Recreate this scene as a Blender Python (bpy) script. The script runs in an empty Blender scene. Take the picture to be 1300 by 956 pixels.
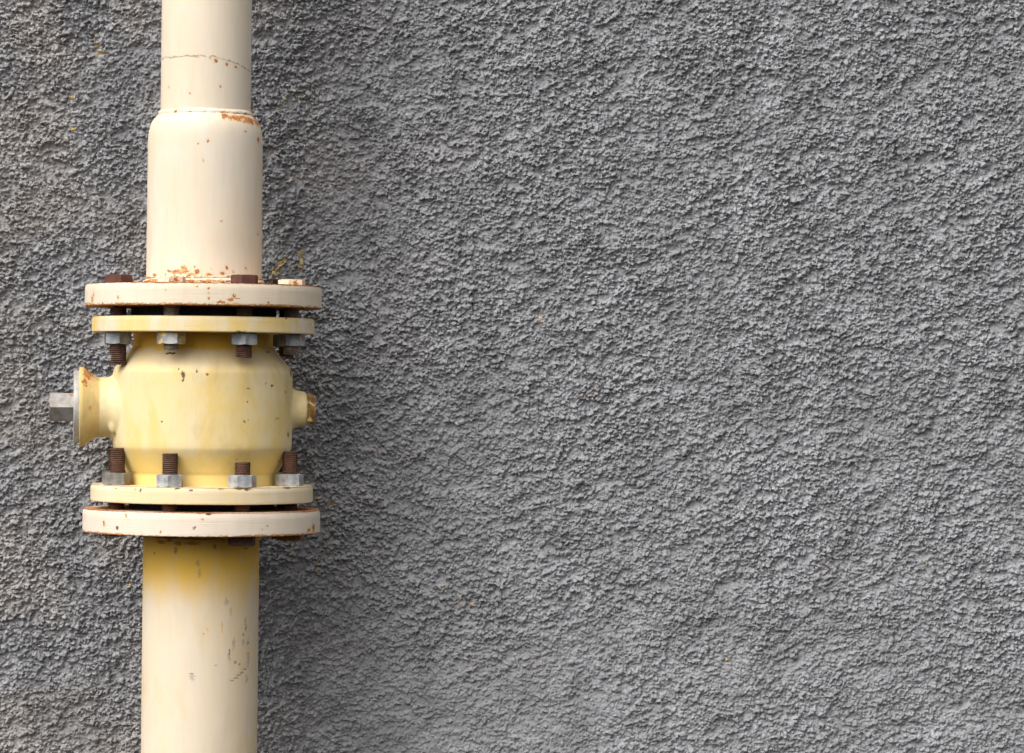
import bpy, math
import numpy as np
from mathutils import Vector, Matrix

scene = bpy.context.scene
COL = scene.collection

# ------------------------------------------------------------------ scale
S = 0.00078            # metres per photo pixel in the plane of the pipe axis
D = 3.3                # camera to pipe axis
CX = (650 - 257.6) * S # camera stands to the right of the pipe
WALL_Y = 0.165         # wall surface behind the pipe axis
TILT = math.radians(0.6)
TURN = math.radians(8.0)

# ------------------------------------------------------------------ camera
cam_d = bpy.data.cameras.new('camera')
cam = bpy.data.objects.new('camera', cam_d)
COL.objects.link(cam)
cam.location = (CX, -D, 0)
cam.rotation_euler = (math.radians(90), 0, 0)
cam_d.sensor_width = 36.0
cam_d.lens = 36.0 * (D / S) / 1300.0
cam_d.shift_y = 12 / 1300.0
cam_d.clip_end = 100
scene.camera = cam

# ------------------------------------------------------------------ light: overcast sky, soft sun from upper left
SUN_ELEV = math.radians(46)
SUN_AZ = math.radians(-36)        # from straight behind the camera, towards the left
w = bpy.data.worlds.new('World')
scene.world = w
w.use_nodes = True
nt = w.node_tree
nt.nodes.clear()
sky = nt.nodes.new('ShaderNodeTexSky')
sky.sky_type = 'NISHITA'
sky.sun_disc = False
sky.sun_elevation = SUN_ELEV
sky.air_density = 1.0
sky.dust_density = 6.0
sky.ozone_density = 1.0
hs = nt.nodes.new('ShaderNodeHueSaturation')     # cloud cover: nearly grey sky
hs.inputs['Saturation'].default_value = 0.12
bg = nt.nodes.new('ShaderNodeBackground')
bg.inputs['Strength'].default_value = 0.15
wo = nt.nodes.new('ShaderNodeOutputWorld')
nt.links.new(sky.outputs[0], hs.inputs['Color'])
nt.links.new(hs.outputs[0], bg.inputs['Color'])
nt.links.new(bg.outputs[0], wo.inputs['Surface'])

sun_d = bpy.data.lights.new('sun', 'SUN')
sun_d.energy = 1.1
sun_d.angle = math.radians(75)
sun_d.color = (1.0, 0.97, 0.92)
sun = bpy.data.objects.new('sun', sun_d)
COL.objects.link(sun)
to_sun = Vector((math.sin(SUN_AZ) * math.cos(SUN_ELEV), -math.cos(SUN_AZ) * math.cos(SUN_ELEV), math.sin(SUN_ELEV)))
sun.rotation_euler = to_sun.to_track_quat('Z', 'Y').to_euler()
sky.sun_rotation = math.atan2(to_sun.x, to_sun.y)

vs = scene.view_settings
vs.view_transform = 'Standard'
vs.look = 'None'
vs.exposure = 0.40
vs.gamma = 1.0
vs.use_curve_mapping = False
scene.render.engine = 'CYCLES'
scene.cycles.use_denoising = True
scene.cycles.denoiser = 'OPENIMAGEDENOISE'
scene.cycles.denoising_input_passes = 'RGB_ALBEDO_NORMAL'
scene.cycles.denoising_prefilter = 'ACCURATE'
scene.cycles.max_bounces = 6
scene.cycles.diffuse_bounces = 3

# ------------------------------------------------------------------ node helpers
class N:
    def __init__(self, name):
        self.m = bpy.data.materials.new(name)
        self.m.use_nodes = True
        self.t = self.m.node_tree
        self.t.nodes.clear()
        self.out = self.t.nodes.new('ShaderNodeOutputMaterial')
        self.tc = self.t.nodes.new('ShaderNodeTexCoord')
        self.co = self.tc.outputs['Object']
        sx = self.t.nodes.new('ShaderNodeSeparateXYZ')
        self.lk(self.co, sx.inputs[0])
        self.x, self.y, self.z = sx.outputs

    def lk(self, a, b):
        self.t.links.new(a, b)

    def put(self, sock, v):
        if isinstance(v, bpy.types.NodeSocket):
            self.lk(v, sock)
        elif isinstance(v, (tuple, list)) and len(v) == 3 and sock.type == 'RGBA':
            sock.default_value = (*v, 1)
        else:
            sock.default_value = v

    def math(self, op, a, b=0.0, c=0.0, clamp=False):
        n = self.t.nodes.new('ShaderNodeMath')
        n.operation = op
        n.use_clamp = clamp
        for i, v in enumerate((a, b, c)):
            self.put(n.inputs[i], v)
        return n.outputs[0]

    def vmath(self, op, a, b=(0, 0, 0)):
        n = self.t.nodes.new('ShaderNodeVectorMath')
        n.operation = op
        self.put(n.inputs[0], a)
        self.put(n.inputs[1], b)
        return n.outputs['Value'] if op == 'LENGTH' else n.outputs['Vector']

    def step(self, v, a, b):      # smoothstep, 0 at a, 1 at b
        n = self.t.nodes.new('ShaderNodeMapRange')
        n.interpolation_type = 'SMOOTHSTEP'
        self.put(n.inputs['Value'], v)
        inv = a > b
        lo, hi = (b, a) if inv else (a, b)
        n.inputs['From Min'].default_value = lo
        n.inputs['From Max'].default_value = hi
        n.inputs['To Min'].default_value = 1.0 if inv else 0.0
        n.inputs['To Max'].default_value = 0.0 if inv else 1.0
        return n.outputs['Result']

    def mix(self, f, a, b):
        n = self.t.nodes.new('ShaderNodeMix')
        n.data_type = 'RGBA'
        self.put(n.inputs['Factor'], f)
        self.put(n.inputs[6], a)
        self.put(n.inputs[7], b)
        return n.outputs[2]

    def noise(self, scale, detail=3.0, rough=0.5, sc=(1, 1, 1), off=(0, 0, 0), dist=0.0):
        v = self.co
        if sc != (1, 1, 1):
            v = self.vmath('MULTIPLY', v, sc)
        if off != (0, 0, 0):
            v = self.vmath('ADD', v, off)
        n = self.t.nodes.new('ShaderNodeTexNoise')
        self.put(n.inputs['Vector'], v)
        n.inputs['Scale'].default_value = scale
        n.inputs['Detail'].default_value = detail
        n.inputs['Roughness'].default_value = rough
        n.inputs['Distortion'].default_value = dist
        return n.outputs['Fac']

    def warp(self):
        """object coordinates shaken by a few pixels so that marks come out ragged"""
        if not hasattr(self, '_warp'):
            out = self.co
            for sc, am in ((260.0, 5.0), (900.0, 3.2)):
                n = self.t.nodes.new('ShaderNodeTexNoise')
                self.lk(self.co, n.inputs['Vector'])
                n.inputs['Scale'].default_value = sc
                n.inputs['Detail'].default_value = 3
                n.inputs['Roughness'].default_value = 0.6
                v = self.vmath('SUBTRACT', n.outputs['Color'], (0.5, 0.5, 0.5))
                out = self.vmath('ADD', out, self.vmath('MULTIPLY', v, (am * S,) * 3))
            self._warp = out
        return self._warp

    def spots(self, lst, nz, amt=0.9, halo=False):
        """lst of (centre xyz, radii xyz); union mask 0..1 with ragged rims"""
        best = None
        co = self.warp()
        for c, r in lst:
            v = self.vmath('SUBTRACT', co, tuple(c))
            v = self.vmath('DIVIDE', v, tuple(r))
            d = self.vmath('LENGTH', v)
            best = d if best is None else self.math('MINIMUM', best, d)
        d = self.math('ADD', best, self.math('MULTIPLY', self.math('SUBTRACT', nz, 0.5), 2 * amt))
        m = self.step(d, 1.2, 0.55)
        return (m, self.step(best, 3.2, 0.9)) if halo else m

    def finish(self, col, rough, metal=0.0, bump=None, bstr=0.3, bdist=0.001, spec=0.5, norm=None):
        p = self.t.nodes.new('ShaderNodeBsdfPrincipled')
        self.put(p.inputs['Base Color'], col)
        self.put(p.inputs['Roughness'], rough)
        self.put(p.inputs['Metallic'], metal)
        p.inputs['Specular IOR Level'].default_value = spec
        if bump is not None:
            b = self.t.nodes.new('ShaderNodeBump')
            b.inputs['Strength'].default_value = bstr
            b.inputs['Distance'].default_value = bdist
            self.put(b.inputs['Height'], bump)
            self.lk(b.outputs[0], p.inputs['Normal'])
        self.lk(p.outputs[0], self.out.inputs['Surface'])
        return self.m


def P(px, py, r):
    """photo pixel on the front of a cylinder of radius r px about the pipe axis -> local point"""
    X, Z = (px - 257.6) * S, (490 - py) * S
    y = -r * S
    for _ in range(5):
        k = (D + y) / D
        x, z = CX + (X - CX) * k, Z * k
        xl = x * math.cos(TILT) - z * math.sin(TILT)
        y = -math.sqrt(max((r * S) ** 2 - xl * xl, 0))
    zl = x * math.sin(TILT) + z * math.cos(TILT)
    return (xl, y, zl)


def SP(lst, r):
    """[(px,py,rx,rz)] -> spot list on a cylinder of radius r px"""
    return [(P(a, b, r), (c * S, max(c, d) * S * 1.6, d * S)) for a, b, c, d in lst]


RUST_DARK, RUST_MID, RUST_PALE = (0.20, 0.062, 0.018), (0.50, 0.18, 0.04), (0.74, 0.43, 0.19)

def painted(name, col, col2, col3=None, rust=(), dark=(), pale=(), blue=(), ochre=(), edges=(), specks=0.0, ochre_zone=None, zones=(), dark_amt=0.9,
            crack=False, brush=False, grain=0.28, rough=0.6, tint_noise=9.0, patch=0.5, zstretch=0.35, dust=0.0, dirt=0.0):
    n = N(name)
    # paint colour: weathered, uneven, with brushed streaks
    big = n.noise(tint_noise, 4, 0.55, sc=(1, 1, zstretch), off=(3.1, 1.7, 0.4), dist=0.3)
    c = n.mix(n.step(big, 0.5 - 0.22, 0.5 + 0.22), col, col2)
    if col3 is not None:
        b2 = n.noise(22, 5, 0.6, sc=(1, 1, 0.5), off=(7.3, 2.2, 5.0), dist=0.5)
        c = n.mix(n.math('MULTIPLY', n.step(b2, 0.46, 0.66), patch), c, col3)
    if ochre_zone is not None:
        z0, z1 = ochre_zone
        zz = n.math('ADD', n.z, n.math('MULTIPLY', n.math('SUBTRACT', n.noise(30, 4, 0.6, sc=(1, 1, 0.25)), 0.5), 0.055))
        oz = n.step(zz, z1, z0)
        c = n.mix(n.math('MULTIPLY', oz, 0.92), c, (0.84, 0.50, 0.045))
    for za, zb, zcol, zs in zones:
        q = n.math('ADD', n.z, n.math('MULTIPLY', n.math('SUBTRACT', n.noise(45, 4, 0.6, sc=(1, 1, 0.5), off=(za * 50, 3, 1)), 0.5), 0.022))
        c = n.mix(n.math('MULTIPLY', n.step(q, za, zb), zs), c, zcol)
    fine = n.noise(160, 4, 0.6, sc=(1, 1, 0.12))
    c = n.mix(n.math('MULTIPLY', n.step(fine, 0.45, 0.75), 0.22), c, tuple(v * 0.80 for v in col2))
    if dirt > 0:
        dn = n.noise(34, 6, 0.65, sc=(1, 1, 0.45), off=(1.3, 8.8, 3.3), dist=0.6)
        c = n.mix(n.math('MULTIPLY', n.step(dn, 0.48, 0.74), dirt), c, (0.20, 0.145, 0.09))
    rag = n.noise(700, 4, 0.7)
    rag2 = n.noise(190, 5, 0.65, off=(5, 5, 5))
    ragm = n.math('ADD', n.math('MULTIPLY', rag, 0.6), n.math('MULTIPLY', n.noise(330, 4, 0.7, off=(9, 2, 4)), 0.6))
    ragm = n.math('SUBTRACT', ragm, 0.1)
    if blue:
        c = n.mix(n.math('MULTIPLY', n.spots(blue, ragm, 1.5), 0.42), c, (0.17, 0.20, 0.20))
    if ochre:
        c = n.mix(n.math('MULTIPLY', n.spots(ochre, ragm, 1.3), 0.55), c, (0.62, 0.36, 0.07))
    if pale:
        c = n.mix(n.math('MULTIPLY', n.spots(pale, ragm, 1.3), 0.6), c, (0.62, 0.54, 0.46))
    # rust
    mask = None
    def add(m):
        nonlocal mask
        mask = m if mask is None else n.math('MAXIMUM', mask, m)
    if rust:
        rmask, hal = n.spots(rust, ragm, 1.3, True)
        c = n.mix(n.math('MULTIPLY', n.math('MULTIPLY', hal, n.step(rag2, 0.35, 0.65)), 0.28), c, (0.74, 0.45, 0.20))
        add(rmask)
    for (ze, wd, th) in edges:
        near = n.math('SUBTRACT', 1.0, n.math('DIVIDE', n.math('ABSOLUTE', n.math('SUBTRACT', n.z, ze)), wd), clamp=True)
        big_gate = n.noise(14, 2, 0.5, off=(ze * 90, 1, 2))
        v = n.math('ADD', n.math('MULTIPLY', near, 0.42), n.math('ADD', n.math('MULTIPLY', rag2, 0.75), n.math('MULTIPLY', big_gate, 0.55)))
        add(n.math('MULTIPLY', n.step(v, th, th + 0.10), n.step(near, 0.0, 0.15)))
    if specks > 0:
        vo = n.t.nodes.new('ShaderNodeTexVoronoi')
        vo.inputs['Scale'].default_value = 95
        n.lk(n.co, vo.inputs['Vector'])
        sp = n.t.nodes.new('ShaderNodeSeparateColor')
        n.lk(vo.outputs['Color'], sp.inputs[0])
        gate = n.math('GREATER_THAN', sp.outputs[0], 1.0 - specks)
        rad = n.math('ADD', 0.06, n.math('MULTIPLY', sp.outputs[1], 0.13))
        dd = n.math('ADD', n.math('DIVIDE', vo.outputs['Distance'], rad), n.math('MULTIPLY', n.math('SUBTRACT', rag, 0.5), 1.6))
        add(n.math('MULTIPLY', n.step(dd, 1.1, 0.7), gate))
    bumph = n.math('ADD', n.math('MULTIPLY', n.noise(260, 4, 0.6), grain), n.math('MULTIPLY', n.noise(38, 3, 0.5, sc=(1, 1, 0.6), off=(6, 6, 1)), 1.6))
    if brush:
        br = n.noise(40, 4, 0.6, sc=(0.5, 0.5, 22))
        bumph = n.math('ADD', bumph, n.math('MULTIPLY', br, 0.65))
        c = n.mix(n.math('MULTIPLY', n.step(br, 0.5, 0.72), 0.12), c, tuple(v * 0.83 for v in col2))
    rough_s = n.math('ADD', rough, n.math('MULTIPLY', n.noise(60, 3), 0.15))
    if crack:
        # hairline crack running round the pipe and dipping to the right
        x0 = P(255, 71, 57)
        xe = n.math('MAXIMUM', n.math('SUBTRACT', n.x, x0[0]), 0.0)
        zl = n.math('SUBTRACT', x0[2], n.math('MULTIPLY', n.math('MULTIPLY', xe, xe), 17 * S / (64 * S) ** 2))
        wob = n.math('MULTIPLY', n.math('SUBTRACT', n.noise(170, 6, 0.8), 0.5), 0.010)
        dz = n.math('ABSOLUTE', n.math('SUBTRACT', n.math('ADD', n.z, wob), zl))
        cm = n.math('MULTIPLY', n.step(dz, 0.0010, 0.0002), n.step(n.noise(110, 4, 0.7), 0.34, 0.50))
        cm = n.math('MULTIPLY', cm, n.math('LESS_THAN', n.y, 0.0))
        c = n.mix(n.math('MULTIPLY', cm, 0.75), c, (0.16, 0.12, 0.09))
    if mask is not None:
        halo = None
        rc = n.mix(n.step(rag, 0.35, 0.62), RUST_DARK, RUST_MID)
        rc = n.mix(n.step(rag2, 0.50, 0.64), rc, RUST_PALE)
        edge = n.step(mask, 0.0, 0.55)
        c = n.mix(n.math('MULTIPLY', edge, 0.55), c, RUST_PALE)
        core = n.step(mask, 0.35, 0.95)
        c = n.mix(n.math('MULTIPLY', core, 0.93), c, rc)
        rough_s = n.math('MAXIMUM', rough_s, n.math('MULTIPLY', mask, 0.9))
        bumph = n.math('SUBTRACT', bumph, n.math('MULTIPLY', mask, 0.45))
    if dark:
        dm = n.math('MULTIPLY', n.spots(dark, ragm, 1.2), dark_amt)
        c = n.mix(dm, c, n.mix(rag, (0.03, 0.012, 0.007), (0.16, 0.055, 0.022)))
        rough_s = n.math('MAXIMUM', rough_s, n.math('MULTIPLY', dm, 0.9))
        bumph = n.math('SUBTRACT', bumph, n.math('MULTIPLY', dm, 0.7))
    return n.finish(c, rough_s, 0.0, bumph, 0.6, 0.0006, spec=0.2)


def metal_mat(name, c1, c2, metal, rough, paint=None, paint_th=0.5, rust=0.0, scale=120):
    n = N(name)
    a = n.noise(scale, 5, 0.6)
    c = n.mix(n.step(a, 0.35, 0.65), c1, c2)
    met = metal
    r = n.math('ADD', rough, n.math('MULTIPLY', n.noise(200, 3), 0.2))
    if rust > 0:
        b = n.noise(140, 5, 0.65, off=(4, 1, 9))
        rm = n.step(b, 0.62 - rust * 0.25, 0.72 - rust * 0.25)
        c = n.mix(rm, c, n.mix(a, RUST_DARK, RUST_MID))
        met = n.math('MULTIPLY', n.math('SUBTRACT', 1.0, rm), metal)
        r = n.math('MAXIMUM', r, n.math('MULTIPLY', rm, 0.9))
    if paint:
        b = n.noise(110, 4, 0.6, off=(2, 7, 3))
        pm = n.step(b, paint_th, paint_th + 0.05)
        c = n.mix(pm, c, paint)
        met = n.math('MULTIPLY', met, n.math('SUBTRACT', 1.0, pm))
    return n.finish(c, r, met, n.noise(420, 4, 0.6), 0.6, 0.0005)


# ------------------------------------------------------------------ mesh helpers
def mesh_from(name, verts, faces, mat, sharp=35):
    me = bpy.data.meshes.new(name)
    me.from_pydata([tuple(v) for v in verts], [], faces)
    me.update()
    me.shade_smooth()
    me.set_sharp_from_angle(angle=math.radians(sharp))
    if mat:
        me.materials.append(mat)
    return me

def link(name, me, parent=None, loc=(0, 0, 0), rotz=0.0, label=None):
    o = bpy.data.objects.new(name, me)
    COL.objects.link(o)
    o.parent = parent
    o.location = loc
    o.rotation_euler = (0, 0, rotz)
    if label:
        o['label'] = label
    return o

def lathe_data(prof, seg, axis='z', closed=False, jitter=None):
    """prof [(r, h)] in metres, revolved; closed joins last ring to first; open profiles starting or ending at r=0 are capped"""
    V, F = [], []
    k = len(prof)
    for j, (r, h) in enumerate(prof):
        for i in range(seg):
            a = 2 * math.pi * i / seg
            rr, hh = r, h
            if jitter:
                rr, hh = jitter(a, r, h)
            if axis == 'z':
                V.append((rr * math.cos(a), rr * math.sin(a), hh))
            else:
                V.append((hh, rr * math.cos(a), rr * math.sin(a)))
    m = k if closed else k - 1
    for j in range(m):
        a0, b0 = j * seg, ((j + 1) % k) * seg
        for i in range(seg):
            i2 = (i + 1) % seg
            F.append((a0 + i, a0 + i2, b0 + i2, b0 + i) if axis == 'z' else (a0 + i, a0 + i2, b0 + i2, b0 + i))
    return V, F

def rounded(points, rad, n=4):
    """round the corners of an open or closed profile; points (r,h,round?)"""
    out = []
    L = len(points)
    for i, p in enumerate(points):
        r = p[2] if len(p) > 2 else 0
        if r == 0:
            out.append((p[0], p[1]))
            continue
        a, b, c = Vector(points[i - 1][:2]), Vector(p[:2]), Vector(points[(i + 1) % L][:2])
        u, v = (a - b).normalized() * r, (c - b).normalized() * r
        for t in range(n + 1):
            t /= n
            q = (1 - t) ** 2 * (b + u) + 2 * t * (1 - t) * b + t * t * (b + v)
            out.append((q.x, q.y))
    return out

def px(r):
    return r * S

def zz(py):
    return (490 - py) * S

# ------------------------------------------------------------------ rough-cast wall
def build_wall():
    rng = np.random.default_rng(11)
    DX = 0.0009
    x0, z0 = -0.45, -0.60
    nx, nz = 1800, 1350
    fx = np.fft.rfftfreq(nx, DX)[None, :]
    fz = np.fft.fftfreq(nz, DX)[:, None]

    def band(wl, sharp=1.2, ang=0.0, stretch=1.0, seed=0):
        """band of noise near wavelength wl, elongated by stretch along angle ang"""
        r = np.random.default_rng(seed)
        ca, sa = math.cos(ang), math.sin(ang)
        u = (fx * ca + fz * sa) * stretch
        v = (-fx * sa + fz * ca)
        f = np.sqrt(u * u + v * v) * wl + 1e-9
        g = np.exp(-(np.log(f) / sharp) ** 2)
        wn = np.fft.rfft2(r.standard_normal((nz, nx)).astype(np.float32))
        h = np.fft.irfft2(wn * g, s=(nz, nx)).astype(np.float32)
        return h / h.std()

    X = (np.arange(nx, dtype=np.float32) * DX)[None, :] + np.zeros((nz, 1), np.float32)
    Z = (np.arange(nz, dtype=np.float32) * DX)[:, None] + np.zeros((1, nx), np.float32)
    wx = band(0.006, 0.6, seed=1) * 0.0009
    wz = band(0.006, 0.6, seed=2) * 0.0006

    def grains(cell, rmin, rmax, hj, drop, seed, keep):
        r = np.random.default_rng(seed)
        M = 512
        jx, jz, rr, hh, kk = [r.random((M, M), dtype=np.float32) for _ in range(5)]
        u, v = (X + wx) / cell, (Z + wz) / cell
        iu, iv = np.floor(u).astype(np.int32), np.floor(v).astype(np.int32)
        H = np.full((nz, nx), -0.004, np.float32)
        for a in (-1, 0, 1):
            for b in (-1, 0, 1):
                ci, cj = (iu + a) % M, (iv + b) % M
                dx = (iu + a + jx[cj, ci] - u) * cell
                dz = (iv + b + jz[cj, ci] - v) * cell
                rad = rmin + (rmax - rmin) * rr[cj, ci] ** 2
                d2 = dx * dx + dz * dz
                h = np.sqrt(np.maximum(rad * rad - d2, 0)) * 1.7 + (hh[cj, ci] - 0.5) * hj - rad * 0.45
                h = np.where((d2 < rad * rad) & (kk[cj, ci] + keep * 0.35 > drop), h, -0.004)
                np.maximum(H, h, out=H)
        return H

    clus = band(0.020, 0.55, math.radians(18), 1.35, seed=3)       # ridges rising to the right
    clus2 = band(0.055, 0.6, math.radians(18), 1.7, seed=4)
    big = band(0.22, 0.6, seed=5)
    base = clus * 0.0003 + clus2 * 0.00032 + big * 0.0007 + band(0.011, 0.5, math.radians(10), 1.2, seed=6) * 0.0003
    # world coordinates
    WX, WZ = X + x0, Z + z0
    pxx = (WX - CX) / (S * (D + WALL_Y) / D) + 650
    pyy = 490 - WZ / (S * (D + WALL_Y) / D)
    # how heavily the coat was thrown: coarse on the left and top, trowelled flatter at the bottom
    smooth = 1 / (1 + np.exp(-(pyy - 835 + 22 * clus2 + 25 * np.maximum(0, (560 - pxx) / 300)) / 14))
    smooth *= 1 / (1 + np.exp(-(pxx - 430 + 40 * big) / 40)) * (1 / (1 + np.exp((pxx - 800) / 60))) * 0.5
    coarse = 0.94 + 0.12 / (1 + np.exp((pxx - 330) / 90)) + 0.10 * big + 0.07 * band(0.075, 0.6, seed=31) - 0.18 / (1 + np.exp(-(pyy - 620) / 90)) * (pxx > 330)
    g1 = grains(0.0043, 0.0013, 0.0031, 0.0032, 0.36, 21, clus)
    g2 = grains(0.0028, 0.0010, 0.0019, 0.0025, 0.40, 22, clus2)
    H = np.maximum(g1, g2 - 0.0004)
    H = np.maximum(H, -0.0019 + 0.0004 * band(0.006, 0.5, seed=8))
    fine = band(0.0032, 0.45, seed=9)
    H = H * coarse * (1 - 0.8 * smooth) + base * (1 - 0.4 * smooth) + fine * 0.00034 * (1 - 0.5 * smooth)
    # a trowel edge low on the wall
    led = (490 - (803 + 3 * clus2 + 0.01 * (pxx - 600))) * (S * (D + WALL_Y) / D)
    H += 0.0016 * np.exp(-((WZ - led) / 0.003) ** 2) / (1 + np.exp(-(pxx - 520) / 14)) / (1 + np.exp((pxx - 705) / 14))

    # colour attribute: grey paint with dust and splashes
    tone = 1 + 0.045 * big + 0.03 * band(0.07, 0.6, math.radians(90), 4.0, seed=32) + 0.05 * band(0.09, 0.7, seed=12) + 0.05 * np.clip(band(0.006, 0.6, seed=13), -2, 2)
    warm = np.clip(0.35 + 0.4 * band(0.16, 0.6, seed=14), 0, 1) * (1 / (1 + np.exp((pxx - 330) / 120)))
    R = 0.298 * tone * (1 + 0.10 * warm)
    G = 0.298 * tone * (1 + 0.03 * warm)
    B = 0.310 * tone * (1 - 0.06 * warm)
    C = np.stack([R, G, B, np.ones_like(R)], -1).astype(np.float32)
    # bare pale grit where the paint missed
    pg = band(0.0035, 0.4, seed=15)
    grit = (pg > 3.2) & (band(0.12, 0.6, seed=16) > 0.6)
    C[grit, :3] = (0.40, 0.36, 0.31)
    rag = band(0.0045, 0.6, seed=17)
    yel, pal, tan_ = (0.56, 0.39, 0.12), (0.48, 0.40, 0.34), (0.36, 0.33, 0.22)
    splash = [(356, 336, 3, 5, .5, yel), (351, 344, 6, 2.2, .3, yel), (346, 349, 5, 2, 0, yel), (361, 330, 2.5, 3, 0, yel), (383, 330, 1.6, 11, .05, yel), (381, 321, 3, 1.8, 0, yel), (382, 341, 3, 2, 0, yel),
              (405, 633, 2.5, 2, 0, yel), (419, 640, 4, 2, -.3, yel), (424, 638, 3, 1.6, 0, yel), (368, 699, 1.8, 2.5, 0, yel), (402, 725, 3, 1.8, 0, yel), (404, 716, 1.5, 3, 0, yel), (388, 745, 1.6, 1.6, 0, yel),
              (165, 741, 1.6, 3.5, 0, yel), (120, 43, 4, 1.6, 0, tan_), (124, 56, 4, 2, 0, yel), (131, 66, 5, 1.6, .3, yel), (123, 70, 3, 1.6, 0, yel), (91, 124, 3.5, 2, 0, yel), (87, 154, 2, 2, 0, tan_), (93, 163, 2.5, 2, 0, yel), (69, 162, 2, 2.5, 0, tan_),
              (374, 117, 3, 2, 0, tan_), (362, 127, 3, 3, 0, tan_), (384, 125, 3, 2, .4, tan_), (368, 136, 2, 2.5, 0, tan_), (355, 138, 2.5, 2, 0, tan_), (379, 122, 5, 1.5, -.4, tan_), (341, 151, 2.5, 2, 0, pal), (386, 163, 3, 2, 0, pal), (346, 199, 3, 2.5, 0, pal), (370, 227, 3, 3, 0, pal),
              (686, 404, 2.5, 4, 0, pal), (690, 409, 3, 3, 0, pal), (743, 501, 5, 2, .3, pal), (754, 500, 4, 2, -.2, pal), (584, 764, 2.5, 5, 0, pal), (600, 767, 4, 3, 0, pal), (611, 761, 2.5, 2, 0, pal), (609, 792, 2, 2.5, 0, pal), (548, 806, 2.5, 1.5, 0, pal), (513, 757, 2, 2, 0, pal), (582, 771, 2, 1.5, 0, pal),
              (679, 838, 3, 2, 0, pal), (600, 849, 3, 2, 0, pal), (656, 832, 3, 2, 0, pal), (478, 570, 4, 2, -.2, pal), (511, 576, 2.5, 1.6, 0, pal), (479, 633, 2.5, 2, 0, pal), (477, 700, 3, 2, 0, pal), (564, 745, 2, 2, 0, yel), (413, 705, 2, 1.6, 0, tan_), (107, 470, 4, 4, 0, (0.45, 0.22, 0.12)), (59, 391, 2.5, 2, 0, pal), (1255, 731, 2, 1.6, 0, yel), (923, 839, 4, 1.6, -.2, yel), (1075, 50, 2.5, 2, 0, pal), (575, 111, 2, 2, 0, tan_), (455, 215, 2.5, 2, 0, (0.24, 0.12, 0.10)), (1177, 712, 3, 2, 0, tan_), (1055, 716, 3, 2, 0, (0.33, 0.25, 0.2))]
    for sx, sy, ra, rb, an, colr in splash:
        i0 = int(((sx - 650) * S * (D + WALL_Y) / D + CX - x0) / DX)
        j0 = int(((490 - sy) * S * (D + WALL_Y) / D - z0) / DX)
        sl = (slice(max(j0 - 16, 0), j0 + 17), slice(max(i0 - 16, 0), i0 + 17))
        dx, dy = pxx[sl] - sx, pyy[sl] - sy
        ca, sa = math.cos(-an), math.sin(-an)
        d = np.sqrt(((dx * ca - dy * sa) / ra) ** 2 + ((dx * sa + dy * ca) / rb) ** 2) + 0.22 * rag[sl]
        f = np.clip((1.15 - d) / 0.35, 0, 1)[..., None]
        C[sl][..., :3] = C[sl][..., :3] * (1 - f) + np.array(colr, np.float32) * f

    # tensor grid: 1 mm in and near the view, coarser beyond
    def axis(lo, hi, a, b, fine_, coarse_):
        far = np.arange(0.24, 9, 0.03)
        near = np.arange(coarse_, 0.24, coarse_)
        left = np.concatenate([near, far]); left = left[a - left > lo][::-1]
        right = np.concatenate([near, far]); right = right[b + right < hi]
        return np.concatenate([a - left, np.arange(a, b, fine_), b + right])
    gx = axis(-1.3, 1.9, -0.238, 0.850, DX, 0.006)
    gz = axis(-1.1, 1.1, -0.392, 0.412, DX, 0.006)
    ii = np.rint((gx - x0) / DX).astype(int) % nx
    jj = np.rint((gz - z0) / DX).astype(int) % nz
    h = H[np.ix_(jj, ii)]
    col = C[np.ix_(jj, ii)]
    # crumbly overhang: push the lumps sideways as well as outwards
    ox, oz = band(0.005, 0.5, seed=18)[np.ix_(jj, ii)], band(0.005, 0.5, seed=19)[np.ix_(jj, ii)]
    gx2 = gx[None, :] + ox * 0.00030
    gz2 = gz[:, None] + oz * 0.00030 - np.clip(h, 0, 0.004) * 0.12
    co = np.stack([gx2, WALL_Y - h, gz2], -1).astype(np.float32).reshape(-1, 3)
    mx, mz = len(gx), len(gz)
    idx = np.arange(mx * mz, dtype=np.int32).reshape(mz, mx)
    q = np.stack([idx[:-1, :-1], idx[:-1, 1:], idx[1:, 1:], idx[1:, :-1]], -1).reshape(-1, 4)
    # give the coat a body: a flat back and four rims
    base_i = mx * mz
    xa, xb, za, zb = gx[0], gx[-1], gz[0], gz[-1]
    back = np.array([[xa, WALL_Y + .25, za], [xb, WALL_Y + .25, za], [xb, WALL_Y + .25, zb], [xa, WALL_Y + .25, zb]], np.float32)
    co = np.concatenate([co, back])
    bot, top, lef, rig = idx[0, :], idx[-1, :], idx[:, 0], idx[:, -1]
    poly_extra = [list(map(int, bot[::-1])) + [base_i, base_i + 1], list(map(int, top)) + [base_i + 2, base_i + 3],
                  list(map(int, lef)) + [base_i + 3, base_i], list(map(int, rig[::-1])) + [base_i + 1, base_i + 2],
                  [base_i + 1, base_i, base_i + 3, base_i + 2]]
    loops = np.concatenate([q.reshape(-1)] + [np.array(p, np.int32) for p in poly_extra])
    tot = np.concatenate([np.full(len(q), 4, np.int32), np.array([len(p) for p in poly_extra], np.int32)])
    start = np.concatenate([[0], np.cumsum(tot)[:-1]]).astype(np.int32)
    me = bpy.data.meshes.new('wall')
    me.vertices.add(len(co))
    me.vertices.foreach_set('co', co.reshape(-1))
    me.loops.add(len(loops))
    me.loops.foreach_set('vertex_index', loops.astype(np.int32))
    me.polygons.add(len(tot))
    me.polygons.foreach_set('loop_start', start)
    me.polygons.foreach_set('use_smooth', np.concatenate([np.ones(len(q), bool), np.zeros(5, bool)]))
    me.update(calc_edges=True)
    at = me.color_attributes.new('paint', 'FLOAT_COLOR', 'POINT')
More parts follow.
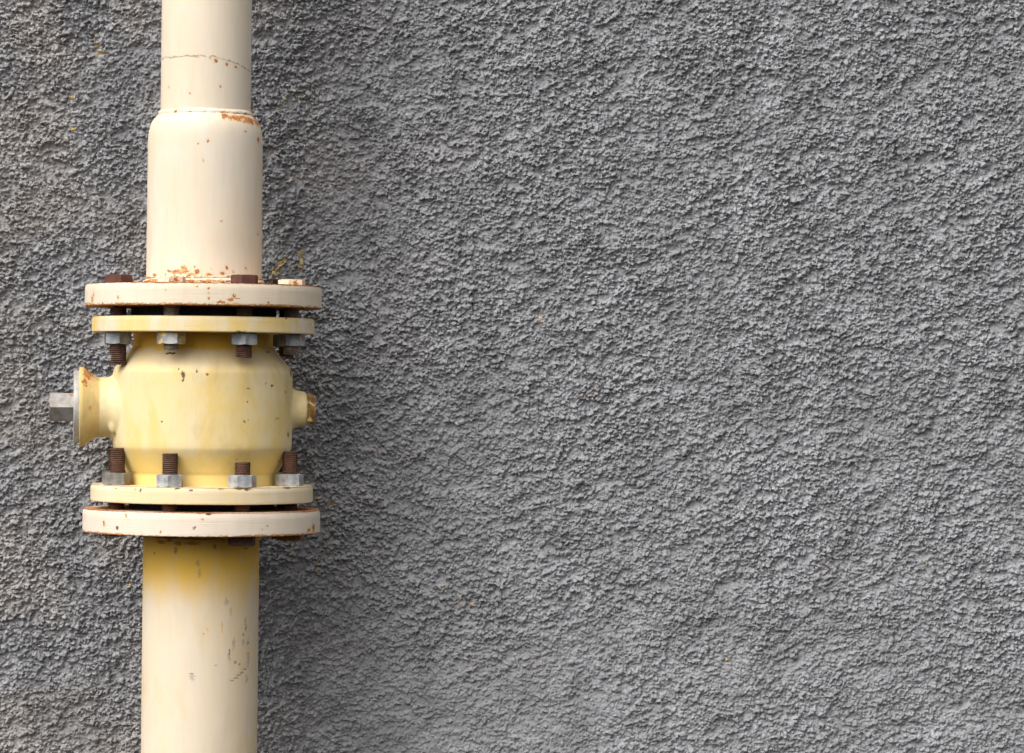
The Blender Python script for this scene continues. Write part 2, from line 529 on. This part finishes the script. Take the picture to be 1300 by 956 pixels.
    cc = np.concatenate([col.reshape(-1, 4), np.tile(np.array([[.2, .2, .2, 1]], np.float32), (4, 1))])
    at.data.foreach_set('color', cc.reshape(-1))

    n = N('grey_roughcast')
    a = n.t.nodes.new('ShaderNodeAttribute')
    a.attribute_name = 'paint'
    f1 = n.noise(700, 3, 0.6)
    c = n.mix(n.step(f1, 0.35, 0.75), a.outputs['Color'], n.mix(0.16, a.outputs['Color'], (0.05, 0.05, 0.05)))
    me.materials.append(n.finish(c, 0.78, 0.0, n.noise(520, 4, 0.7), 0.7, 0.0011, spec=0.25))
    o = bpy.data.objects.new('wall', me)
    COL.objects.link(o)
    o['label'] = 'grey painted rough-cast plaster wall behind the pipe'
    o['category'] = 'wall'
    return o

build_wall()

# ------------------------------------------------------------------ the pipe with its valve
BASE = zz(866 + 330)      # the pipe runs on past the picture
TOP = zz(-330)
root = bpy.data.objects.new('pipe_with_valve', None)
COL.objects.link(root)
root.rotation_euler = (0, TILT, 0)
root.location = Matrix.Rotation(TILT, 3, 'Y') @ Vector((0, 0, BASE))
root.empty_display_size = 0.1
root['label'] = 'cream and yellow vertical pipe with bolted flanged valve before the grey wall'
root['category'] = 'pipe'
UP = (0, 0, -BASE)        # parts are modelled about the picture's origin

# ---- paints
CREAM, CREAM2 = (0.755, 0.66, 0.53), (0.715, 0.595, 0.44)
m_upper = painted('cream_paint_upper_pipe', CREAM, CREAM2, col3=(0.74, 0.665, 0.575), patch=0.5,
    rust=SP([(274, 77, 2.6, 3), (288, 82, 2.0, 2.2), (267, 74, 1.4, 1.4), (300, 85, 1.5, 1.8), (280, 110, 1.6, 1.8), (214, 111, 1.2, 2), (241, 119, 1.2, 1.2), (223, 141, 1.3, 3.5), (252, 72, 1.2, 1.2)], 57), crack=True)
m_reducer = painted('cream_paint_reducer', CREAM, CREAM2, col3=(0.74, 0.665, 0.575), patch=0.5, zstretch=0.5,
    rust=SP([(285, 148, 5, 5), (298, 150, 11, 5), (307, 152, 11, 5.5), (315, 154, 10, 6.5), (322, 157, 9, 8)], 63)
    + SP([(264, 179, 1.8, 1.8), (251, 182, 1.3, 1.2), (328, 178, 1.2, 5), (312, 167, 1.6, 1.6), (281, 281, 1.4, 1.2), (327, 297, 1.4, 1.6), (258, 203, 0.9, 2.4)], 72.7)
    + SP([(228, 345, 14, 3.2), (222, 350, 2, 2), (238, 352, 2, 2), (256, 352, 2, 1.6), (290, 352, 2, 1.6), (210, 349, 1.6, 1.6), (247, 338, 1.2, 1.8), (296, 345, 1.2, 1.4), (268, 341, 1, 1.4), (234, 341, 4, 4), (250, 345, 4, 3), (265, 349, 5, 2), (282, 347, 4, 2.4), (288, 340, 1.6, 3), (214, 344, 3, 2), (196, 349, 4, 3), (312, 341, 1.4, 2.6), (244, 349, 6, 2), (273, 354, 4, 2.4), (300, 350, 3, 2), (205, 353, 4, 2)], 73),
    edges=((zz(355), 5 * S, 0.90),))
m_weld = painted('weld_bead_paint', (0.82, 0.75, 0.65), CREAM2, rust=SP([(284, 145, 6, 5), (300, 147, 10, 4.5), (312, 148, 9, 5), (322, 149, 6, 5), (223, 142, 2, 4), (240, 143, 8, 1), (255, 143, 8, 1)], 60), specks=0.05)
m_lower = painted('yellow_cream_paint_lower_pipe', (0.75, 0.60, 0.405), (0.735, 0.63, 0.49), col3=(0.73, 0.55, 0.30), patch=0.55, ochre_zone=(zz(712), zz(775)), dirt=0.08,
    dark=SP([(223, 699, 2, 5), (196, 702, 1.5, 1.5), (273, 694, 2, 3), (226, 690, 6, 3), (205, 688, 8, 2.5), (244, 690, 12, 2.2), (215, 686, 5, 2), (312, 696, 3, 1.6), (322, 727, 1.2, 1.2), (258, 805, 1, 1.5), (299, 841, 2, 2), (304, 844, 1.8, 1.8), (291, 828, 1.2, 4), (315, 815, 0.9, 4), (312, 798, 1, 4), (309, 806, 1, 2), (315, 830, 1, 3), (243, 855, 3, 1.2), (294, 864, 3, 1), (299, 861, 3, 1.2), (303, 857, 3, 1.4), (307, 854, 3, 1.6), (311, 850, 3, 1.4), (315, 846, 2, 1.2)], 73.5), dark_amt=0.55,
    blue=SP([(297, 817, 1.8, 9), (291, 832, 1.6, 9), (287, 764, 3, 4), (312, 790, 1.5, 7), (244, 860, 3.5, 5), (315, 838, 1.6, 6), (251, 715, 3, 5), (253, 728, 2, 6), (309, 815, 1.4, 5), (313, 862, 2, 5), (274, 845, 2, 1.5)], 73.5),
    ochre=SP([(293, 776, 1.6, 6), (282, 797, 1.2, 10), (263, 800, 1.5, 2)], 73.5),
    pale=SP([(275, 721, 3, 3), (305, 711, 2.5, 3), (225, 709, 2, 2)], 73.5))
Z1, Z2, Z3, Z4 = (zz(362.8), zz(391)), (zz(403.5), zz(423.3)), (zz(615), zz(636)), (zz(645.5), zz(675.3))
m_f1 = painted('cream_paint_top_flange', (0.755, 0.66, 0.53), (0.735, 0.615, 0.46), brush=True, zstretch=1,
    rust=SP([(117, 381, 2, 5), (119, 374, 1.6, 3), (150, 378, 1.4, 3.4), (297, 376, 2, 4), (293, 381, 4, 2.4), (280, 384, 6, 1.8), (265, 366, 1.2, 1.5), (265, 372, 1.2, 1.5), (265, 379, 1.2, 2), (341, 385, 2, 3), (210, 368, 1.6, 0.9), (250, 364, 2.4, 1), (130, 386, 2, 2.4), (301, 379, 4, 1)], 149.5),
    edges=((Z1[0], 5 * S, 0.91), (Z1[1], 5.5 * S, 0.87)), specks=0.04)
m_f2 = painted('yellow_worn_paint_valve_flange', (0.76, 0.63, 0.42), (0.78, 0.55, 0.16), col3=(0.72, 0.66, 0.57), patch=0.8, brush=True, zstretch=1, tint_noise=14,
    dark=SP([(173, 421.5, 4, 1.0), (305, 421, 6, 1.0), (336, 402, 1.4, 1.2), (364, 404, 2.5, 1.2)], 140.5), specks=0.02, edges=((Z2[1], 2.2 * S, 1.10),))
m_f3 = painted('pale_yellow_paint_valve_lower_flange', (0.77, 0.615, 0.36), (0.78, 0.66, 0.47), col3=(0.75, 0.55, 0.24), patch=0.6, brush=True, zstretch=1,
    dark=SP([(179, 622, 1.4, 2.6), (242, 623, 2.4, 1.6), (225, 620, 4, 1.3), (308, 620, 11, 1.8), (314, 622, 6, 1.4), (365, 619, 6, 1.8), (342, 618, 6, 1.0)], 140.5),
    rust=SP([(172, 621, 1.2, 1.6), (147, 620, 2.6, 1.0), (281, 621, 4, 0.9)], 140.5), edges=((Z3[1], 2.5 * S, 1.08),), specks=0.02)
m_f4 = painted('pinkish_cream_paint_bottom_flange', (0.755, 0.645, 0.525), (0.74, 0.625, 0.495), brush=True, zstretch=1,
    rust=SP([(132, 665, 1.8, 3.4), (204, 676, 1.4, 2), (257, 660, 2.8, 1.2), (160, 655, 1.6, 3), (340, 668, 1.4, 1.2), (333, 672, 1.2, 1.2), (262, 652, 14, 0.8), (398, 670, 2, 6), (392, 673, 4, 3)], 150),
    dark=SP([(149, 670, 2.4, 2.8), (247, 670, 2.4, 1.9), (265, 653, 4, 1.0)], 150),
    edges=((Z4[0], 3.5 * S, 0.98), (Z4[1], 5 * S, 0.84)), specks=0.02)
m_body = painted('yellow_paint_valve_body', (0.78, 0.615, 0.285), (0.765, 0.635, 0.40), col3=(0.77, 0.53, 0.14), patch=0.62, dirt=0.20, grain=0.6, tint_noise=16, zstretch=0.6, specks=0.03,
    zones=((zz(474), zz(458), (0.60, 0.47, 0.30), 0.55), (zz(447), zz(440), (0.78, 0.47, 0.045), 0.95), (zz(570), zz(584), (0.80, 0.58, 0.17), 0.75)),
    dark=SP([(217, 476, 2.4, 5), (217, 482, 1.5, 2.6), (365, 474, 2.4, 5.5), (212, 468, 1.2, 1.2), (325, 487, 1.3, 2), (334, 490, 1.3, 2.8), (295, 535, 1.6, 1.5), (300, 533, 1.4, 1.4), (299, 510, 1.2, 1.4), (300, 521, 1, 1), (341, 532, 1.2, 2), (345, 531, 1, 2), (345, 549, 1, 1), (301, 493, 3, 1), (355, 498, 1.5, 3), (360, 551, 1.6, 5), (234, 471, 1, 3)], 112)
    + SP([(205, 448.5, 8, 1.5), (335, 447, 5, 1.2), (190, 434, 1.5, 2)], 97) + SP([(286, 583, 2, 1), (287, 595, 2, 2.4), (202, 573, 3, 1.5), (274, 614, 1.5, 3)], 104))
m_collar = painted('rusty_yellow_collar_paint', (0.74, 0.58, 0.28), (0.66, 0.47, 0.17), dirt=0.5, specks=0.10,
    rust=[(((112 - 257.6) * S, -0.012, zz(478)), (8 * S, 22 * S, 10 * S)), (((110 - 257.6) * S, -0.03, zz(487)), (6 * S, 8 * S, 6 * S)), (((115 - 257.6) * S, -0.036, zz(518)), (2.5 * S, 8 * S, 3 * S)), (((124 - 257.6) * S, -0.036, zz(526)), (4 * S, 8 * S, 2 * S))])
m_brass = metal_mat('dirty_brass_plug', (0.46, 0.28, 0.08), (0.16, 0.085, 0.03), 0.35, 0.5, paint=(0.68, 0.5, 0.2), paint_th=0.55, rust=0.15)
m_steel = metal_mat('worn_steel_stem', (0.36, 0.34, 0.32), (0.25, 0.225, 0.20), 0.6, 0.48, rust=0.16)
m_plate = metal_mat('bare_plate_rim', (0.62, 0.61, 0.58), (0.50, 0.49, 0.46), 0.55, 0.42)
m_zinc = metal_mat('zinc_nut', (0.46, 0.47, 0.48), (0.27, 0.28, 0.30), 0.5, 0.5, rust=0.06)
m_zinc_shaded = metal_mat('shaded_zinc_nut', (0.27, 0.26, 0.24), (0.17, 0.16, 0.14), 0.45, 0.6, rust=0.1)  # left and rear nuts: their shade is put into a darker zinc colour
m_zinc_y = metal_mat('paint_smeared_nut', (0.52, 0.52, 0.50), (0.36, 0.36, 0.36), 0.5, 0.5, paint=(0.72, 0.55, 0.20), paint_th=0.49)
m_rust = metal_mat('rusty_thread', (0.155, 0.072, 0.042), (0.070, 0.034, 0.022), 0.1, 0.75)
m_thread = metal_mat('greyish_thread', (0.36, 0.32, 0.27), (0.20, 0.16, 0.12), 0.5, 0.5, rust=0.2)
m_head = metal_mat('rust_brown_bolt_head', (0.115, 0.040, 0.026), (0.070, 0.026, 0.018), 0.0, 0.7)
m_creamhead = metal_mat('cream_painted_bolt_head', (0.74, 0.65, 0.50), (0.66, 0.54, 0.38), 0.0, 0.6, rust=0.30)
m_ochrehead = metal_mat('ochre_rusty_bolt_head', (0.42, 0.22, 0.05), (0.20, 0.085, 0.025), 0.0, 0.7, rust=0.3)
m_gasket = metal_mat('black_gasket', (0.030, 0.028, 0.026), (0.015, 0.014, 0.013), 0.0, 0.85)

# ---- pipes
rnd = np.random.default_rng(3)
def pipe_mesh(name, r, za, zb, mat, rows=10):
    prof = [(px(r), za + (zb - za) * i / rows) for i in range(rows + 1)]
    inner = [(px(r) - 0.004, h) for _, h in reversed(prof)]
    V, F = lathe_data(prof + inner, 128, closed=True)
    return mesh_from(name, V, F, mat)

upper = link('upper_pipe', pipe_mesh('upper_pipe', 57, zz(150), TOP, m_upper), root, UP, label='narrow cream pipe with a hairline crack and rust specks')
pts = [(57.0, 144.5), (59.5, 147.2), (62.5, 149.6), (65.5, 152.6), (68.0, 156.4), (70.0, 161.5), (71.4, 167.5), (72.2, 174), (72.6, 184), (72.8, 210), (72.8, 260), (73, 310), (73.0, 352), (73.6, 355.5), (75.2, 358.5), (77.5, 361.2), (79, 362.9)]
prof = [(px(a), zz(b)) for a, b in pts]
V, F = lathe_data(prof + [(px(68), zz(362.9)), (px(68), zz(175)), (px(53), zz(150)), (px(53), zz(144.6))], 128, closed=True)
link('reducer', mesh_from('reducer', V, F, m_reducer), upper, label='wide cream reducer with rounded shoulder and rusty seam')

def bead(name, r, py, w, mat, lump):
    ph = rnd.random(6) * 6.28
    def jit(a, rr, h):
        q = 1 + lump * (math.sin(23 * a + ph[0]) + 0.7 * math.sin(37 * a + ph[1]) + 0.5 * math.sin(61 * a + ph[2])) * 0.25
        return px(r) + (rr - px(r)) * q, h + px(0.8) * math.sin(5 * a + ph[3]) * lump
    prof = [(px(r) + px(w) * math.sin(t) - px(0.8), zz(py) + px(w * 1.25) * math.cos(t)) for t in np.linspace(0.1, math.pi - 0.1, 9)]
    V, F = lathe_data(prof, 220, jitter=jit)
    return mesh_from(name, V, F, mat, 60)
link('weld_bead', bead('weld_bead', 57.3, 146.0, 3.4, m_weld, 0.6), upper)
m_wb = painted('weld_fillet_paint', (0.80, 0.72, 0.60), CREAM2, edges=((zz(360), 6 * S, 0.86),), specks=0.2)
link('weld_bead', bead('weld_bead', 74.5, 359.5, 3.2, m_wb, 0.8), upper)
lower = link('lower_pipe', pipe_mesh('lower_pipe', 73.5, BASE, zz(675), m_lower), root, UP, label='yellow-cream lower pipe with ochre top and scuff marks')
m_wl = painted('lower_weld_paint', (0.55, 0.33, 0.08), (0.42, 0.24, 0.07), dirt=0.6, specks=0.25)
link('weld_bead', bead('weld_bead', 74.5, 677.5, 2.8, m_wl, 0.9), lower)

# ---- flanges
def flange_mesh(name, r, z, mat, hole, bev=1.6):
    za, zb = z
    n = 6
    side = [(px(r), za + (zb - za) * i / n) for i in range(1, n)]
    prof = rounded([(px(hole), za), (px(r), za, px(bev))], 0) + side + rounded([(px(r), za), (px(r), zb, px(bev)), (px(hole), zb)], 0)[1:]
    ph = rnd.random(4) * 6.28
    def jit(a, rr, h):
        k = 1 + 0.0012 * math.sin(3 * a + ph[0]) + 0.0007 * math.sin(11 * a + ph[1]) + 0.0006 * math.sin(29 * a + ph[2])
        return rr * k, h
    V, F = lathe_data(prof, 192, closed=True, jitter=jit)
    # profile runs top to bottom: flip for outward normals
    F = [tuple(reversed(f)) for f in F]
    return mesh_from(name, V, F, mat)

link('flange', flange_mesh('flange', 149.5, Z1, m_f1, 68), upper, label='cream top flange with rusty rims')
link('flange', flange_mesh('flange', 150, Z4, m_f4, 68), lower, label='pinkish cream bottom flange with rusty lower rim')

# ---- gaskets
for a, b in ((Z1[1], Z2[0]), (Z3[1], Z4[0])):
    V, F = lathe_data([(px(92), b), (px(92), a), (px(60), a), (px(60), b)], 96, closed=True)
    link('gasket', mesh_from('gasket', V, F, m_gasket), root, UP)

# ---- valve body (cast in one piece with its bosses)
def valve_mesh():
    def ring(pts, axis='z', seg=96):
        prof = [(0.0001, pts[0][1])] + pts + [(0.0001, pts[-1][1])]
        return lathe_data(prof, seg, axis)
    Vs, Fs = [], []
    def add(V, F):
        o = len(Vs)
        Vs.extend(V); Fs.extend([tuple(i + o for i in f) for f in F])
    body = [(88, 421), (88, 440), (110.5, 466.5), (113.2, 472.5), (113.5, 480), (113.5, 520), (113.4, 562), (113, 567.5), (111.6, 571), (97, 598), (94.8, 600), (94.5, 617)]
    prof = rounded([(px(a), zz(b)) for a, b in body], 0)
    V, F = ring(prof); add(V, F)
    zc = zz(518)
    def xl(p): return (p - 257.6) * S
    # stem neck on the left, plug boss on the right
    def hor(pts):
        pr = [(0.0001, pts[0][0])] + [(r, x) for x, r in pts] + [(0.0001, pts[-1][0])]
        V, F = lathe_data(pr, 64, 'x')
        add([(a, b, c + zc) for a, b, c in V], F)
    hor([(xl(119), px(38)), (xl(126), px(37.5)), (xl(136), px(37.7)), (xl(141), px(39)), (xl(146), px(42)), (xl(152), px(46)), (xl(160), px(50)), (xl(190), px(50))])
    hor([(xl(340), px(34)), (xl(366), px(30)), (xl(371), px(26.5)), (xl(376), px(24)), (xl(382), px(22.8)), (xl(387), px(22)), (xl(389.5), px(20))])
    # casting lump under the stem neck
    lump = []
    for j in range(9):
        for i in range(12):
            t, a = math.pi * j / 8, 2 * math.pi * i / 12
            lump.append((xl(144) + px(6) * math.sin(t) * math.cos(a), -px(30) + px(6) * math.sin(t) * math.sin(a), zz(538) + px(13) * math.cos(t)))
    add(lump, [(j * 12 + i, j * 12 + (i + 1) % 12, (j + 1) * 12 + (i + 1) % 12, (j + 1) * 12 + i) for j in range(8) for i in range(12)])
    return mesh_from('valve_body', Vs, Fs, m_body)

valve = link('valve_body', valve_mesh(), root, UP, TURN, label='yellow cast valve body with chipped paint')
rm = valve.modifiers.new('fuse', 'REMESH')
rm.mode = 'VOXEL'
rm.voxel_size = 0.0012
rm.use_smooth_shade = True
sm = valve.modifiers.new('soften', 'SMOOTH')
sm.factor = 0.5
sm.iterations = 3
UT = -TURN
link('flange', flange_mesh('flange', 140.5, Z2, m_f2, 70), valve, rotz=UT, label='worn yellow upper flange of the valve')
link('flange', flange_mesh('flange', 140.5, Z3, m_f3, 70), valve, rotz=UT, label='pale yellow lower flange of the valve')

def horiz(name, pts, mat, seg=72, zc=518):
    pr = [(px(r) if r else 0.0001, (x - 257.6) * S) for x, r in pts]
    V, F = lathe_data(pr, seg, 'x')
    V = [(a, b, c + zz(zc)) for a, b, c in V]
    return mesh_from(name, V, F, mat)
link('stem_collar', horiz('stem_collar', [(102, 0), (102, 49.6), (102.6, 50.5), (105.5, 50.5), (107, 50), (123, 38.6), (127, 37.5), (127, 0)], m_collar, 96), valve, label='rusty yellow conical collar at the stem')
link('stem_plate', horiz('stem_plate', [(94.8, 0), (94.8, 45), (95.8, 46), (101, 46), (101.6, 45.6), (102.4, 45.6), (102.4, 0)], m_plate, 96), valve, label='bare grey metal plate behind the stem')

def hex_data(af, h, cham_a=True, cham_b=True, seg=72, hole=None):
    """hexagon along +z from 0 to h with the usual conical chamfers"""
    a = af / 2
    rc = a * 0.985
    rings = []
    def rim(flip):
        out = []
        for i in range(seg):
            t = 2 * math.pi * i / seg
            k = (t % (math.pi / 3)) - math.pi / 6
            r = a / math.cos(k)
            dz = max(0.0, r - rc) * 0.58
            out.append((r * math.cos(t), r * math.sin(t), (dz if flip else h - dz) if (cham_a if flip else cham_b) else (0 if flip else h)))
        return out
    circ = lambda r, z: [(r * math.cos(2 * math.pi * i / seg), r * math.sin(2 * math.pi * i / seg), z) for i in range(seg)]
    rings = [circ(0.0001, 0), circ(rc, 0) if cham_a else [(x * 0.98, y * 0.98, 0) for x, y, z in rim(True)], rim(True), rim(False), circ(rc, h) if cham_b else [(x * 0.98, y * 0.98, h) for x, y, z in rim(False)], circ(0.0001, h)]
    V = [v for r in rings for v in r]
    F = []
    for j in range(5):
        for i in range(seg):
            i2 = (i + 1) % seg
            F.append((j * seg + i, j * seg + i2, (j + 1) * seg + i2, (j + 1) * seg + i))
    return V, F

# square-cut stem end and plug, lying along x
V, F = hex_data(px(35.5), px(34), cham_a=True, cham_b=False)
rot = math.radians(30)
V2 = []
for x, y, z in V:       # vertex edge towards the viewer
    V2.append((z + (64.5 - 257.6) * S, x * math.cos(rot) - y * math.sin(rot), x * math.sin(rot) + y * math.cos(rot) + zz(518.5)))
# choose the rotation that puts a corner forward (-y)
V2 = [(z + (64.5 - 257.6) * S, -(x * math.cos(0) - y * math.sin(0)), (x * math.sin(0) + y * math.cos(0)) + zz(518.5)) for x, y, z in V]
link('stem', mesh_from('stem', V2, F, m_steel, 20), valve, label='bare steel hexagonal valve stem')
V, F = hex_data(px(35), px(11), cham_a=False, cham_b=True)
V2 = [(z + (389.2 - 257.6) * S, -(x * math.cos(.25) - y * math.sin(.25)), x * math.sin(.25) + y * math.cos(.25) + zz(519)) for x, y, z in V]
link('plug', mesh_from('plug', V2, F, m_brass, 20), valve, label='dirty brass plug with flaking yellow paint')

# ---- bolts
NUT_AF, NUT_H, HEAD_AF, HEAD_H, RB = px(31), px(15.3), px(31), px(12.8), px(117)
def hex_mesh(name, af, h, mat, a=True, b=True):
    V, F = hex_data(af, h, a, b)
    return mesh_from(name, V, F, mat, 20)
def shank_mesh(length, mat, start):
    """threaded shank along +z; a real helix, 2 mm pitch"""
    pitch, ro, ri, seg = 0.0020, 0.0078, 0.0066, 20
    V, F = [], []
    turns = int((length - start) / pitch)
    prof = [(0.0001, 0), (ro, 0)]
    prof += [(ro, start)]
    for k in range(turns):
        b = start + k * pitch
        prof += [(ro, b + 0.0003), (ri, b + 0.0009), (ri, b + 0.0012), (ro, b + 0.0018)]
    hmax = start + turns * pitch
    prof += [(ro, hmax + 0.0003), (ri * 0.93, hmax + 0.0012), (0.0001, hmax + 0.0013)]
    def jit(a, r, h):
        tw = (a / (2 * math.pi)) * pitch if start < h < hmax else 0
        return r, h + tw
    V, F = lathe_data(prof, seg, jitter=jit)
    return mesh_from('bolt', V, F, mat, 50)

heads = {m.name: hex_mesh('bolt_head', HEAD_AF, HEAD_H, m, False, True) for m in (m_head, m_creamhead, m_ochrehead)}
nuts = {m.name: hex_mesh('nut', NUT_AF, NUT_H, m) for m in (m_zinc, m_zinc_shaded, m_zinc_y)}
PHI = [-59.5, -14.5, 30.5, 75.5, 120.5, 165.5, 210.5, 255.5]
rr = np.random.default_rng(8)
def joint(top, z_head, z_nut, tips, hm, nm, tm, hrot, nrot):
    """z_head: flange face under the head; z_nut: face the nut sits on"""
    for i, ph in enumerate(PHI):
        a = math.radians(ph)
        x, y = RB * math.sin(a), -RB * math.cos(a)
        L = abs(z_head - tips[i])
        th = shank_mesh(L, tm[i], 0.018)
        b = link('bolt', th, root, (x, y, z_head - BASE))
        # bolt axis runs from the head towards the nut
        b.rotation_euler = (math.pi if top else 0, 0, 0)
        h = link('bolt_head', heads[hm[i].name], b)
        h.rotation_euler = (math.pi, 0, hrot[i])
        h.scale.z = 0.62 if hm[i] is m_creamhead else 0.86
        if not top:
            h.scale.z = (0.28, 0.25, 0.95, 0.65, 0.8, 0.8, 0.8, 0.4)[i]
        n = link('nut', nuts[nm[i].name], b, (0, 0, abs(z_head - z_nut)), nrot[i])
ang = lambda: [math.radians(v) for v in rr.uniform(0, 60, 8)]
nr1, nr2 = ang(), ang()
joint(True, Z1[0], Z2[1], [zz(v) for v in (464, 446, 454, 448, 452, 450, 455, 450)],
      [m_head, m_creamhead, m_head, m_creamhead, m_head, m_creamhead, m_creamhead, m_head],
      [m_zinc, m_zinc_y, m_zinc, m_zinc, m_zinc, m_zinc, m_zinc, m_zinc_shaded],
      [m_rust, m_thread, m_rust, m_thread, m_rust, m_rust, m_rust, m_rust], ang(), nr1)
joint(False, Z4[1], Z3[0], [zz(v) for v in (568, 573, 585, 571, 580, 575, 575, 570)],
      [m_ochrehead, m_ochrehead, m_head, m_ochrehead, m_head, m_head, m_head, m_head],
      [m_zinc_shaded, m_zinc, m_zinc, m_zinc, m_zinc, m_zinc_shaded, m_zinc_shaded, m_zinc_shaded],
      [m_rust] * 8, ang(), nr2)
